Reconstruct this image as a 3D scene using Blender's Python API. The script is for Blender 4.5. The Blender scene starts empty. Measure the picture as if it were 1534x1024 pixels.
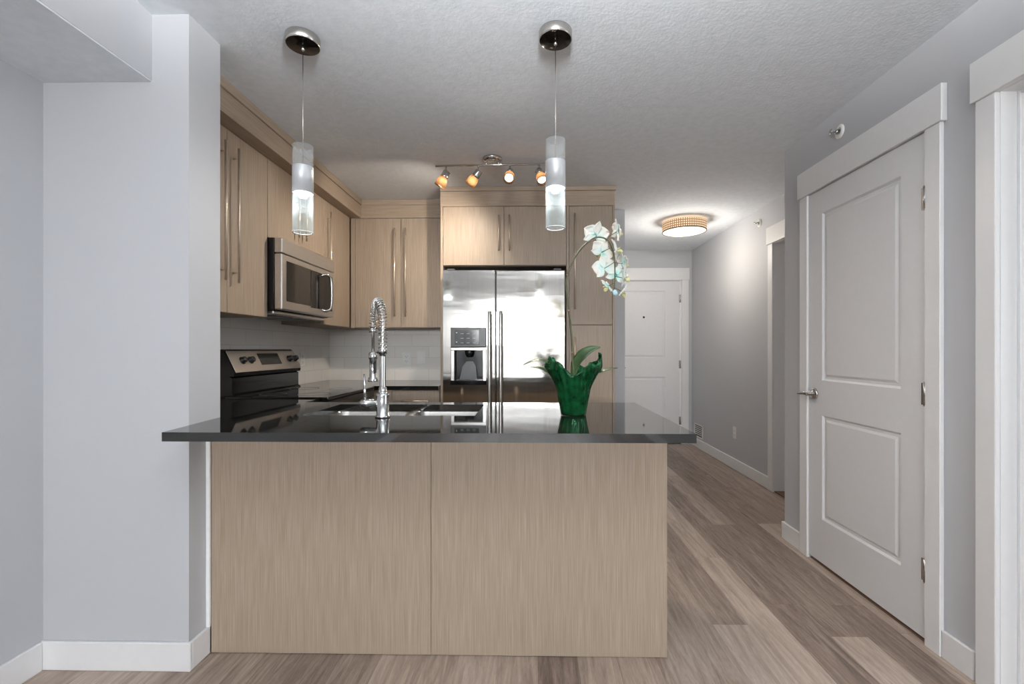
import bpy, bmesh, math, random
from math import sin, cos, pi, radians
from mathutils import Vector, Matrix
random.seed(7)
S = bpy.context.scene
COL = S.collection

# ------------------------------------------------------------------ camera
cam_d = bpy.data.cameras.new('camera')
cam = bpy.data.objects.new('camera', cam_d); COL.objects.link(cam)
cam.location = (0, 0, 1.19)
cam.rotation_euler = (radians(90), 0, radians(1.0))
cam_d.sensor_width = 36
cam_d.lens = 690 / 1534 * 36
cam_d.shift_x = -16 / 1534
cam_d.shift_y = 11 / 1534
cam_d.clip_start = .05
S.camera = cam

# ------------------------------------------------------------------ view, world, daylight
S.view_settings.view_transform = 'Standard'
S.view_settings.look = 'None'
S.view_settings.gamma = 1
S.view_settings.use_curve_mapping = False
S.view_settings.exposure = 0.84
S.cycles.max_bounces = 14
S.cycles.diffuse_bounces = 8
S.cycles.glossy_bounces = 6
S.cycles.transmission_bounces = 10
S.cycles.transparent_max_bounces = 12
S.cycles.sample_clamp_indirect = 6
S.cycles.caustics_reflective = False
S.cycles.caustics_refractive = False
S.cycles.use_denoising = True

W = bpy.data.worlds.new('sky'); S.world = W; W.use_nodes = True
wn = W.node_tree; wn.nodes.clear()
wo = wn.nodes.new('ShaderNodeOutputWorld'); wb = wn.nodes.new('ShaderNodeBackground')
wt = wn.nodes.new('ShaderNodeTexCoord'); ws = wn.nodes.new('ShaderNodeSeparateXYZ'); wr = wn.nodes.new('ShaderNodeValToRGB')
wm = wn.nodes.new('ShaderNodeMapRange'); wm.inputs['From Min'].default_value = -1; wm.inputs['From Max'].default_value = 1
wn.links.new(wt.outputs['Generated'], ws.inputs[0]); wn.links.new(ws.outputs['Z'], wm.inputs['Value'])
wn.links.new(wm.outputs['Result'], wr.inputs[0]); wn.links.new(wr.outputs[0], wb.inputs[0]); wn.links.new(wb.outputs[0], wo.inputs[0])
cr = wr.color_ramp
cr.elements[0].position = 0.0; cr.elements[0].color = (.30, .30, .28, 1)
cr.elements[1].position = 1.0; cr.elements[1].color = (.62, .80, 1.0, 1)
e = cr.elements.new(.47); e.color = (.42, .43, .40, 1)
e = cr.elements.new(.505); e.color = (1.0, 1.0, 1.0, 1)
wb.inputs[1].default_value = 2.0


def area(name, loc, rot, sx, sy, power, col=(1, 1, 1)):
    l = bpy.data.lights.new(name, 'AREA'); l.shape = 'RECTANGLE'; l.size = sx; l.size_y = sy
    l.energy = power; l.color = col
    o = bpy.data.objects.new(name, l); COL.objects.link(o); o.location = loc; o.rotation_euler = rot
    return o


# daylight through the living-room window (behind the photographer) and an unseen bedroom window added to brighten the doorway
area('living_window_daylight', (-.1, -6.95, 2.0), (radians(90), 0, 0), 3.8, 1.1, 330, (.945, .975, 1.0))
area('bedroom_fill_daylight', (4.85, .55, 1.35), (radians(90), 0, radians(90)), 1.9, 1.7, 26, (.92, .965, 1.0))


# ------------------------------------------------------------------ materials
def L(h):
    h = [int(h[i:i + 2], 16) / 255 for i in (0, 2, 4)]
    return tuple((c / 12.92 if c <= .04045 else ((c + .055) / 1.055) ** 2.4) for c in h) + (1,)


class NT:
    def __init__(s, name):
        s.m = bpy.data.materials.new(name); s.m.use_nodes = True
        s.t = s.m.node_tree; s.b = s.t.nodes['Principled BSDF']; s.out = s.t.nodes['Material Output']

    def n(s, typ, **kw):
        o = s.t.nodes.new('ShaderNode' + typ)
        for k, v in kw.items():
            if k in o.inputs: o.inputs[k].default_value = v
            else: setattr(o, k, v)
        return o

    def l(s, a, b): s.t.links.new(a, b)

    def math(s, op, a, b=None):
        o = s.n('Math', operation=op)
        for i, v in enumerate((a, b)):
            if v is None: continue
            if isinstance(v, (int, float)): o.inputs[i].default_value = v
            else: s.l(v, o.inputs[i])
        return o.outputs[0]

    def coord(s, scale=(1, 1, 1), kind='Object'):
        c = s.n('TexCoord'); m = s.n('Mapping'); m.inputs['Scale'].default_value = scale
        s.l(c.outputs[kind], m.inputs[0]); return m.outputs[0]

    def noise(s, vec, scale=1, detail=3, rough=.5):
        o = s.n('TexNoise'); o.inputs['Scale'].default_value = scale; o.inputs['Detail'].default_value = detail
        o.inputs['Roughness'].default_value = rough; s.l(vec, o.inputs['Vector']); return o.outputs['Fac']

    def ramp(s, fac, stops):
        r = s.n('ValToRGB'); c = r.color_ramp
        c.elements[0].position, c.elements[0].color = stops[0]
        c.elements[1].position, c.elements[1].color = stops[-1]
        for p, k in stops[1:-1]:
            e = c.elements.new(p); e.color = k
        s.l(fac, r.inputs[0]); return r.outputs[0]

    def bump(s, h, strength=.2, dist=.002):
        b = s.n('Bump'); b.inputs['Strength'].default_value = strength; b.inputs['Distance'].default_value = dist
        s.l(h, b.inputs['Height']); s.l(b.outputs[0], s.b.inputs['Normal'])

    def set(s, **kw):
        for k, v in kw.items():
            s.b.inputs[k.replace('_', ' ')].default_value = v
        return s


def plain(name, col, rough=.5, metal=0., vary=.04, scale=30, **kw):
    """solid colour with a slight procedural unevenness"""
    t = NT(name); c = L(col) if isinstance(col, str) else col
    f = t.noise(t.coord(), scale, 3)
    a = tuple(max(0, x * (1 - vary)) for x in c[:3]) + (1,); b = tuple(min(1, x * (1 + vary)) for x in c[:3]) + (1,)
    t.l(t.ramp(f, [(.3, a), (.7, b)]), t.b.inputs['Base Color'])
    t.set(Roughness=rough, Metallic=metal)
    for k, v in kw.items(): t.b.inputs[k.replace('_', ' ')].default_value = v
    return t.m


def emit(name, col, strength):
    t = NT(name); t.set(Base_Color=col, Emission_Color=col, Emission_Strength=strength); return t.m


def wall_paint(name, col, rough=.6, bs=.08):
    t = NT(name); v = t.coord()
    c = L(col)
    t.l(t.ramp(t.noise(v, 1.5, 2), [(.3, tuple(x * .985 for x in c[:3]) + (1,)), (.7, c)]), t.b.inputs['Base Color'])
    t.set(Roughness=rough); t.bump(t.noise(v, 220, 2), bs, .001); return t.m


M = {}
M['wall'] = wall_paint('wall_paint', 'BEBFC2')
M['trim'] = plain('trim_paint', 'E3E3E3', .38, vary=.01)
M['door'] = plain('door_paint', 'DCDCDD', .42, vary=.01)

t = NT('ceiling_texture'); v = t.coord()
n1 = t.noise(v, 75, 4, .6)
t.l(t.ramp(t.noise(v, 25, 4), [(.35, L('DDE2E7')), (.65, L('E4E8ED'))]), t.b.inputs['Base Color'])
t.set(Roughness=.9)
t.bump(t.ramp(n1, [(.42, (0, 0, 0, 1)), (.62, (1, 1, 1, 1))]), .22, .0022); M['ceiling'] = t.m


def wood(name, dark, mid, light, axis='z'):
    t = NT(name)
    hi, lo = 420, 5
    sc = {'z': (hi, hi, lo), 'x': (lo, hi, hi), 'y': (hi, lo, hi)}[axis]
    f = t.noise(t.coord(sc), 1, 2, .6)
    f2 = t.noise(t.coord(tuple(x * .12 for x in sc)), 1, 3, .5)
    g = t.math('ADD', t.math('MULTIPLY', f, .86), t.math('MULTIPLY', f2, .14))
    t.l(t.ramp(g, [(.34, L(dark)), (.5, L(mid)), (.66, L(light))]), t.b.inputs['Base Color'])
    t.set(Roughness=.48); t.bump(f, .25, .0012); return t.m


M['wood'] = wood('line_laminate', '93826F', 'A08F7D', 'AC9C8B')
M['wood_h'] = wood('line_laminate_crosswise', '93826F', 'A08F7D', 'AC9C8B', 'x')
M['wood_hy'] = wood('line_laminate_lengthwise', '93826F', 'A08F7D', 'AC9C8B', 'y')
M['carcass'] = plain('cabinet_box', '8F7C68', .6)
M['kick'] = plain('toe_kick', '3A322B', .6)

# plank floor
t = NT('vinyl_plank'); co = t.n('TexCoord'); sx = t.n('SeparateXYZ'); t.l(co.outputs['Object'], sx.inputs[0])
PW, PL = .152, 1.22
u = t.math('DIVIDE', t.math('ADD', sx.outputs['X'], 10.0 * PW - .787 + 5 * PW), PW)
row = t.math('FLOOR', u)
wn1 = t.n('TexWhiteNoise', noise_dimensions='1D'); t.l(row, wn1.inputs['W'])
w2 = t.math('ADD', t.math('DIVIDE', t.math('ADD', sx.outputs['Y'], 20), PL), wn1.outputs['Value'])
pid = t.math('FLOOR', w2)
cmb = t.n('CombineXYZ'); t.l(row, cmb.inputs[0]); t.l(pid, cmb.inputs[1])
wn2 = t.n('TexWhiteNoise', noise_dimensions='2D'); t.l(cmb.outputs[0], wn2.inputs['Vector'])
rnd = wn2.outputs['Value']
vm = t.n('VectorMath', operation='MULTIPLY'); vm.inputs[1].default_value = (34, 2.6, 1); t.l(co.outputs['Object'], vm.inputs[0])
va = t.n('VectorMath', operation='ADD'); t.l(vm.outputs[0], va.inputs[0])
sc = t.n('VectorMath', operation='SCALE'); t.l(wn2.outputs['Color'], sc.inputs[0]); sc.inputs['Scale'].default_value = 40
t.l(sc.outputs[0], va.inputs[1])
g1 = t.n('TexNoise'); g1.inputs['Scale'].default_value = 1; g1.inputs['Detail'].default_value = 6; g1.inputs['Roughness'].default_value = .65
g1.inputs['Distortion'].default_value = 1.2; t.l(va.outputs[0], g1.inputs['Vector'])
vm2 = t.n('VectorMath', operation='MULTIPLY'); vm2.inputs[1].default_value = (6, 14, 1); t.l(va.outputs[0], vm2.inputs[0])
g2 = t.n('TexNoise'); g2.inputs['Scale'].default_value = 1; g2.inputs['Detail'].default_value = 2; t.l(vm2.outputs[0], g2.inputs['Vector'])
mixf = t.math('ADD', t.math('ADD', t.math('MULTIPLY', rnd, .30), t.math('MULTIPLY', g1.outputs['Fac'], .78)), t.math('MULTIPLY', g2.outputs['Fac'], .16))
colr = t.ramp(mixf, [(.36, L('5F5047')), (.54, L('88776B')), (.70, L('A39285')), (.90, L('BFAEA1'))])
fu = t.math('FRACT', u); fw = t.math('FRACT', w2)
eu = t.math('MINIMUM', fu, t.math('SUBTRACT', 1, fu)); ew = t.math('MULTIPLY', t.math('MINIMUM', fw, t.math('SUBTRACT', 1, fw)), PL / PW)
edge = t.math('MINIMUM', eu, ew)
em = t.n('MapRange'); em.inputs['From Max'].default_value = .012; em.inputs['To Min'].default_value = .72; t.l(edge, em.inputs['Value'])
mx = t.n('Mix', data_type='RGBA', blend_type='MULTIPLY'); mx.inputs[0].default_value = 1
t.l(colr, mx.inputs[6]); t.l(em.outputs[0], mx.inputs[7]); t.l(mx.outputs[2], t.b.inputs['Base Color'])
t.set(Roughness=.42); t.bump(t.math('ADD', g2.outputs['Fac'], t.math('MULTIPLY', em.outputs[0], 1.5)), .18, .001)
M['floor'] = t.m

# quartz
t = NT('dark_quartz'); v = t.coord()
t.l(t.ramp(t.noise(v, 420, 2), [(.50, L('181918')), (.66, L('222322')), (.80, L('4A4B49'))]), t.b.inputs['Base Color'])
t.set(Roughness=.04, IOR=1.78); M['quartz'] = t.m


def steel(name, col, rough, sc, bump=0, wavy=False, aniso=.0):
    t = NT(name); c = L(col)
    f = t.noise(t.coord(sc), 1, 3)
    t.l(t.ramp(f, [(.3, tuple(x * .9 for x in c[:3]) + (1,)), (.7, c)]), t.b.inputs['Base Color'])
    t.set(Metallic=1, Roughness=rough, Anisotropic=aniso)
    if wavy:
        w = t.noise(t.coord((1.3, 1, 10)), 1, 2, .5)
        t.bump(w, .13, .010)
    return t.m


M['steel'] = steel('stainless_steel', 'C9C7C4', .24, (2, 2, 260))
M['steel_h'] = steel('brushed_steel', 'DAD7D3', .34, (260, 4, 260))
M['fridge'] = steel('fridge_steel', 'B4B1AC', .085, (300, 300, 3), wavy=True)
M['sinksteel'] = steel('sink_steel', 'D0CEC9', .3, (80, 80, 80))
M['chrome'] = steel('chrome', 'CCCCCB', .1, (3, 3, 3))
M['nickel'] = steel('satin_nickel', 'C6C2BC', .26, (90, 90, 90))
M['handle'] = plain('bar_pull_steel', 'D6C6B3', .32, .65)
M['blackgloss'] = plain('black_gloss', '121213', .12)
M['blackglass'] = plain('black_glass', '0B0B0C', .03, IOR=1.7)
M['black'] = plain('black_plastic', '141414', .45)
M['darkgrey'] = plain('dark_grey_plastic', '4B4E50', .3)
M['gasket'] = plain('door_gasket', '232323', .7)
t = NT('translucent_fabric')
tb = t.n('BsdfTransparent', Color=(.9, .87, .82, 1)); tl = t.n('BsdfTranslucent', Color=(.9, .87, .8, 1)); tm = t.n('MixShader'); tm.inputs[0].default_value = .4
t.l(tb.outputs[0], tm.inputs[1]); t.l(tl.outputs[0], tm.inputs[2]); t.l(tm.outputs[0], t.out.inputs['Surface']); M['fabric'] = t.m
M['plate'] = plain('cover_plate', 'E6E5E1', .35, vary=.01)
M['slot'] = plain('socket_slot', '2A2A2A', .6)
M['bronze'] = plain('canopy_underside', '1B1715', .12, .6)
M['caulk'] = plain('white_caulk', 'EEEEEC', .5)
M['threshold'] = plain('threshold_wood', '6A4A3A', .5)
M['display'] = plain('control_display', '24282A', .12)
M['mark'] = plain('control_marking', 'B9BFC1', .5)

# tile backsplash: stacked wide tiles
def tile(name, horiz):
    t = NT(name); co = t.n('TexCoord'); s = t.n('SeparateXYZ'); t.l(co.outputs['Object'], s.inputs[0]); c = t.n('CombineXYZ')
    t.l(s.outputs[horiz], c.inputs[0]); t.l(s.outputs['Z'], c.inputs[1])
    br = t.n('TexBrick'); t.l(c.outputs[0], br.inputs['Vector'])
    br.inputs['Color1'].default_value = L('EAE6E0'); br.inputs['Color2'].default_value = L('E4E0DA'); br.inputs['Mortar'].default_value = L('C8C4BE')
    br.inputs['Scale'].default_value = 1; br.inputs['Brick Width'].default_value = .305; br.inputs['Row Height'].default_value = .1015
    br.inputs['Mortar Size'].default_value = .0013; br.inputs['Mortar Smooth'].default_value = .1
    t.l(br.outputs['Color'], t.b.inputs['Base Color']); t.set(Roughness=.22)
    inv = t.math('SUBTRACT', 1, br.outputs['Fac']); t.bump(inv, .3, .0015); return t.m
M['tile_x'] = tile('tile_along_x', 'X'); M['tile_y'] = tile('tile_along_y', 'Y')

def glass(name, tint, frost=0., blend=.35, milk=(.9, .93, .95, 1), seeds=False, spec=.5):
    """thin-walled glass: see-through, with a rim reflection and a little frosting"""
    t = NT(name); b = t.b; b.inputs['Base Color'].default_value = milk; b.inputs['Roughness'].default_value = .15; b.inputs['Specular IOR Level'].default_value = spec
    tr = t.n('BsdfTransparent'); tr.inputs[0].default_value = tint
    lw = t.n('LayerWeight'); lw.inputs['Blend'].default_value = blend
    f = t.math('ADD', t.math('MULTIPLY', lw.outputs['Facing'], .35), frost)
    if seeds: f = t.math('ADD', f, t.math('MULTIPLY', t.ramp(t.noise(t.coord((1, 1, .6)), 190, 3), [(.52, (0, 0, 0, 1)), (.68, (1, 1, 1, 1))]), .035))
    mx = t.n('MixShader'); t.l(t.math('MINIMUM', f, 1.0), mx.inputs[0]); t.l(tr.outputs[0], mx.inputs[1]); t.l(b.outputs[0], mx.inputs[2])
    t.l(mx.outputs[0], t.out.inputs['Surface']); return t.m
M['tube'] = glass('clear_glass_tube', (.97, .98, .98, 1), .07, .15)
M['tube_bubble'] = glass('seeded_glass', (.95, .98, .98, 1), .012, .12, seeds=True, spec=.1)
t = NT('amber_glass'); tr = t.n('BsdfTransparent', Color=(.85, .68, .52, 1)); tl = t.n('BsdfTranslucent', Color=(.62, .42, .28, 1)); m1 = t.n('MixShader'); m1.inputs[0].default_value = .7
t.l(tr.outputs[0], m1.inputs[1]); t.l(tl.outputs[0], m1.inputs[2]); gl = t.n('BsdfGlossy', Roughness=.15); lw = t.n('LayerWeight', Blend=.3); m2 = t.n('MixShader')
t.l(t.math('MULTIPLY', lw.outputs['Fresnel'], .6), m2.inputs[0]); t.l(m1.outputs[0], m2.inputs[1]); t.l(gl.outputs[0], m2.inputs[2]); t.l(m2.outputs[0], t.out.inputs['Surface']); M['amber'] = t.m
M['satin'] = plain('satin_metal', 'C4C6C8', .42, .35)
M['frosted'] = plain('ground_glass', 'F4F6F6', .5)
M['led'] = emit('pendant_lamp', (.93, .97, 1, 1), 4)
M['spotlamp'] = emit('spot_lamp', (1, .84, .62, 1), 4)
M['diffuser'] = emit('lit_diffuser', (1, .86, .68, 1), .62)

# woven drum shade, lit from inside
t = NT('woven_shade'); co = t.n('TexCoord'); s = t.n('SeparateXYZ'); t.l(co.outputs['Object'], s.inputs[0])
ang = t.math('MULTIPLY', t.math('ARCTAN2', s.outputs['Y'], s.outputs['X']), 64)
zz = t.math('MULTIPLY', s.outputs['Z'], 300)
wv = t.math('MAXIMUM', t.math('MULTIPLY', t.math('SINE', ang), 1), t.math('SINE', zz))
colw = t.ramp(t.math('MULTIPLY', t.math('ADD', wv, 1), .5), [(.35, L('FFE9C8')), (.8, L('A37A55'))])
t.l(colw, t.b.inputs['Base Color']); t.l(colw, t.b.inputs['Emission Color']); t.set(Emission_Strength=.3, Roughness=.8); M['shade'] = t.m

# orchid materials
t = NT('green_foil'); v = t.coord()
t.l(t.ramp(t.noise(v, 30, 3), [(.3, L('083C1E')), (.7, L('17683A'))]), t.b.inputs['Base Color'])
t.set(Metallic=.5, Roughness=.14); t.bump(t.noise(t.coord((1, 1, .45)), 60, 3), .8, .006); M['foil'] = t.m
t = NT('orchid_leaf'); v = t.coord()
t.l(t.ramp(t.noise(v, 18, 2), [(.3, L('223A1C')), (.7, L('3E5A2C'))]), t.b.inputs['Base Color']); t.set(Roughness=.4); M['leaf'] = t.m
M['stem'] = plain('orchid_stem', '4C4E33', .5, vary=.2)
M['stake'] = plain('stake_wood', '8A6A55', .6)
M['moss'] = plain('moss', '3C4A2A', .9, vary=.4)
def petal(name, stops):
    t = NT(name); at = t.n('Attribute', attribute_name='tint')
    f = t.math('ADD', t.math('MULTIPLY', t.noise(t.coord(), 45, 3), .74), at.outputs['Fac'])
    t.l(t.ramp(f, stops), t.b.inputs['Base Color']); t.set(Roughness=.6, Subsurface_Weight=.15, Subsurface_Radius=(.01, .01, .01)); return t.m
M['petal'] = petal('dyed_petal', [(.30, L('F3E7DE')), (.62, L('E3EFE9')), (.85, L('9FDCD3')), (1.0, L('6CBFD0'))])
M['petal_blue'] = petal('blue_bud', [(.2, L('DDEBE8')), (.5, L('8FCBDD')), (.8, L('4B93CF'))])
M['lip'] = plain('orchid_lip', 'D8D59A', .5, vary=.2)


# ------------------------------------------------------------------ mesh helpers
def B(): return bmesh.new()


def box(bm, x0, x1, y0, y1, z0, z1, bev=0, seg=1):
    r = bmesh.ops.create_cube(bm, size=1)
    vs = r['verts']
    for v in vs:
        v.co = Vector(((x0 + x1) / 2 + v.co.x * (x1 - x0), (y0 + y1) / 2 + v.co.y * (y1 - y0), (z0 + z1) / 2 + v.co.z * (z1 - z0)))
    if bev:
        es = list({e for v in vs for e in v.link_edges})
        bmesh.ops.bevel(bm, geom=es, offset=bev, segments=seg, affect='EDGES', profile=.5)
    return bm


def frame_of(d):
    d = d.normalized(); a = Vector((0, 0, 1)) if abs(d.z) < .9 else Vector((1, 0, 0))
    x = a.cross(d).normalized(); y = d.cross(x).normalized(); return x, y


def cyl(bm, p0, p1, r0, r1=None, n=20, caps=True):
    r1 = r0 if r1 is None else r1
    p0, p1 = Vector(p0), Vector(p1); x, y = frame_of(p1 - p0)
    A = [bm.verts.new(p0 + (x * cos(2 * pi * i / n) + y * sin(2 * pi * i / n)) * r0) for i in range(n)]
    C = [bm.verts.new(p1 + (x * cos(2 * pi * i / n) + y * sin(2 * pi * i / n)) * r1) for i in range(n)]
    for i in range(n):
        f = bm.faces.new((A[i], A[(i + 1) % n], C[(i + 1) % n], C[i])); f.smooth = True
    if caps: bm.faces.new(A[::-1]); bm.faces.new(C)
    return bm


def lathe(bm, c, prof, n=32, axis=Vector((0, 0, 1)), close=False, smooth=True):
    """prof: list of (radius, height along axis)"""
    c = Vector(c); x, y = frame_of(axis); axis = axis.normalized(); rings = []
    for r, h in prof:
        if r < 1e-6: rings.append([bm.verts.new(c + axis * h)])
        else: rings.append([bm.verts.new(c + axis * h + (x * cos(2 * pi * i / n) + y * sin(2 * pi * i / n)) * r) for i in range(n)])
    pairs = list(zip(rings[:-1], rings[1:])) + ([(rings[-1], rings[0])] if close else [])
    for a, b in pairs:
        for i in range(n):
            j = (i + 1) % n
            if len(a) == 1 and len(b) == 1: continue
            if len(a) == 1: f = bm.faces.new((a[0], b[j], b[i]))
            elif len(b) == 1: f = bm.faces.new((a[i], a[j], b[0]))
            else: f = bm.faces.new((a[i], a[j], b[j], b[i]))
            f.smooth = smooth
    return bm


def tube(bm, pts, r, n=8, caps=True):
    pts = [Vector(p) for p in pts]; rr = r if isinstance(r, (list, tuple)) else [r] * len(pts)
    d = (pts[1] - pts[0]).normalized(); x, y = frame_of(d); rings = []
    for i, p in enumerate(pts):
        q = (pts[min(i + 1, len(pts) - 1)] - pts[max(i - 1, 0)]).normalized()
        x = (x - q * x.dot(q)).normalized(); y = q.cross(x).normalized()
        rings.append([bm.verts.new(p + (x * cos(2 * pi * k / n) + y * sin(2 * pi * k / n)) * rr[i]) for k in range(n)])
    for a, b in zip(rings[:-1], rings[1:]):
        for k in range(n):
            f = bm.faces.new((a[k], a[(k + 1) % n], b[(k + 1) % n], b[k])); f.smooth = True
    if caps: bm.faces.new(rings[0][::-1]); bm.faces.new(rings[-1])
    return bm


def prism(bm, poly, axis, a, b):
    """poly: 2D points; axis 'z': (x,y) extruded in z; 'y': (x,z) extruded in y; 'x': (y,z) extruded in x"""
    def P(p, h):
        return {'z': (p[0], p[1], h), 'y': (p[0], h, p[1]), 'x': (h, p[0], p[1])}[axis]
    A = [bm.verts.new(P(p, a)) for p in poly]; C = [bm.verts.new(P(p, b)) for p in poly]
    n = len(poly)
    for i in range(n): bm.faces.new((A[i], A[(i + 1) % n], C[(i + 1) % n], C[i]))
    bm.faces.new(A[::-1]); bm.faces.new(C)
    return bm


def smooth_path(pts, n=8):
    pts = [Vector(p) for p in pts]; out = []
    for i in range(len(pts) - 1):
        p0, p1, p2, p3 = pts[max(i - 1, 0)], pts[i], pts[i + 1], pts[min(i + 2, len(pts) - 1)]
        for k in range(n):
            u = k / n
            out.append(.5 * ((2 * p1) + (p2 - p0) * u + (2 * p0 - 5 * p1 + 4 * p2 - p3) * u * u + (3 * p1 - p0 - 3 * p2 + p3) * u ** 3))
    out.append(pts[-1]); return out


def mesh_object(name, bm, mat, origin):
    bmesh.ops.recalc_face_normals(bm, faces=bm.faces)
    bmesh.ops.translate(bm, vec=-Vector(origin), verts=bm.verts)
    me = bpy.data.meshes.new(name); bm.to_mesh(me); bm.free()
    o = bpy.data.objects.new(name, me); COL.objects.link(o)
    if mat: me.materials.append(M[mat] if isinstance(mat, str) else mat)
    return o


class Thing:
    """an Empty at the thing's base that parents its parts"""
    def __init__(s, name, label, cat, loc, group=None, kind=None):
        s.o = bpy.data.objects.new(name, None); COL.objects.link(s.o); s.loc = Vector(loc); s.o.location = loc
        s.o.empty_display_size = .05
        s.o['label'] = label; s.o['category'] = cat
        if group: s.o['group'] = group
        if kind: s.o['kind'] = kind

    def add(s, name, bm, mat, parent=None, label=None):
        o = mesh_object(name, bm, mat, s.loc); o.parent = parent or s.o
        if label: o['label'] = label
        return o

    def light(s, name, typ, loc, energy, col, **kw):
        l = bpy.data.lights.new(name, typ); l.energy = energy; l.color = col
        for k, v in kw.items(): setattr(l, k, v)
        o = bpy.data.objects.new(name, l); COL.objects.link(o); o.parent = s.o; o.location = Vector(loc) - s.loc
        return o


def single(name, bm, mat, label, cat, origin, kind=None, group=None):
    o = mesh_object(name, bm, mat, origin); o.location = origin
    o['label'] = label; o['category'] = cat
    if kind: o['kind'] = kind
    if group: o['group'] = group
    return o


def struct(name, bm, mat, label, cat, origin=(0, 0, 0)):
    return single(name, bm, mat, label, cat, origin, 'structure')


# ================================================================== SHELL
CH = 2.435
struct('floor', box(B(), -2.1, 4.8, -6.8, 6.1, -.12, 0), 'floor', 'grey-brown wood-look vinyl plank floor', 'floor')
struct('ceiling', box(B(), -2.1, 4.8, -6.8, 6.1, CH, CH + .12), 'ceiling', 'white stippled ceiling over the whole flat', 'ceiling')
struct('wall_left', box(B(), -1.96, -1.822, -6.7, 4.27, 0, CH), 'wall', 'pale blue-grey wall at the far left edge', 'wall')
struct('wall_back', box(B(), -1.822, .84, 4.13, 4.27, 0, CH), 'wall', 'pale grey kitchen end wall beside and behind the cabinets', 'wall')
struct('wall_hall_left', box(B(), .70, .84, 4.27, 5.84, 0, CH), 'wall', 'pale grey hall wall hidden behind the pantry', 'wall')
bm = B(); box(bm, .70, 1.01, 5.84, 5.98, 0, CH); box(bm, 1.91, 2.17, 5.84, 5.98, 0, CH); box(bm, 1.01, 1.91, 5.84, 5.98, 2.07, CH)
struct('wall_entry', bm, 'wall', 'pale grey wall around the white entry door at the hall end', 'wall')
bm = B(); box(bm, 2.03, 2.17, 3.885, 5.84, 0, CH); box(bm, 2.03, 2.17, 2.79, 3.05, 0, CH); box(bm, 2.03, 2.17, 3.05, 3.885, 2.08, CH)
struct('wall_hall_right', bm, 'wall', 'pale grey long hall wall right of the entry door', 'wall')
struct('wall_return', box(B(), 1.74, 2.45, 2.79, 2.93, 0, CH), 'wall', 'short wall stepping back behind the closet corner', 'wall')
bm = B(); box(bm, 1.6, 1.74, 2.675, 2.93, 0, CH); box(bm, 1.6, 1.74, 1.607, 1.875, 0, CH); box(bm, 1.6, 1.74, -6.7, .72, 0, CH)
box(bm, 1.6, 1.74, 1.875, 2.675, 2.072, CH); box(bm, 1.6, 1.74, .72, 1.607, 2.078, CH)
struct('wall_right', bm, 'wall', 'pale grey wall around the closet door at right', 'wall')
struct('wall_closet', box(B(), 2.35, 2.45, 1.75, 2.79, 0, CH), 'wall', 'back wall inside the closed closet', 'wall')
struct('wall_partition', box(B(), 1.74, 4.7, 1.65, 1.75, 0, CH), 'wall', 'bedroom wall just beyond the open doorway', 'wall')
bm = B(); box(bm, 4.6, 4.7, -2.6, -.3, 0, CH); box(bm, 4.6, 4.7, 1.4, 1.65, 0, CH); box(bm, 4.6, 4.7, -.3, 1.4, 0, .5); box(bm, 4.6, 4.7, -.3, 1.4, 2.15, CH)
struct('wall_bedroom', bm, 'wall', 'far bedroom wall with a window, out of sight', 'wall')
struct('wall_bedroom_front', box(B(), 1.74, 4.6, -2.6, -2.5, 0, CH), 'wall', 'bedroom side wall out of sight', 'wall')
bm = B(); box(bm, -1.822, -1.6, -6.7, -6.56, 0, CH); box(bm, 1.4, 1.6, -6.7, -6.56, 0, CH); box(bm, -1.6, 1.4, -6.7, -6.56, 0, .3); box(bm, -1.6, 1.4, -6.7, -6.56, 2.2, CH)
struct('wall_front', bm, 'wall', 'window wall behind the photographer', 'wall')
wi = Thing('window_1', 'large living-room window behind the photographer', 'window', (-.1, -6.63, .45), kind='structure')
bm = B()
for x in (-1.6, -.62, .36, 1.34): box(bm, x, x + .06, -6.66, -6.60, .3, 2.2)
for z, h in ((.3, .06), (1.36, .13), (2.14, .06)): box(bm, -1.6, 1.4, -6.66, -6.60, z, z + h)
wi.add('frame', bm, 'trim')
wi2 = Thing('window_2', 'added bedroom window out of sight', 'window', (4.65, .55, .5), kind='structure')
bm = B()
for y in (-.3, .52, 1.34): box(bm, 4.62, 4.68, y, y + .06, .5, 2.15)
for z in (.5, 2.09): box(bm, 4.62, 4.68, -.3, 1.4, z, z + .06)
wi2.add('frame', bm, 'trim')
# column and bulkhead at left
struct('wall_column', box(B(), -1.822, -1.27, 1.69, 1.862, 0, CH), 'wall', 'pale wall stub standing left of the peninsula', 'wall')
struct('wall_bulkhead', box(B(), -1.822, -1.409, -6.56, 1.69, 2.19, CH), 'wall', 'dropped bulkhead under the ceiling at upper left', 'bulkhead')
struct('trim_8', box(B(), -1.822, -1.411, -6.56, 1.689, 2.185, 2.19), 'ceiling', 'stippled underside of the bulkhead at upper left', 'ceiling')
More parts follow.
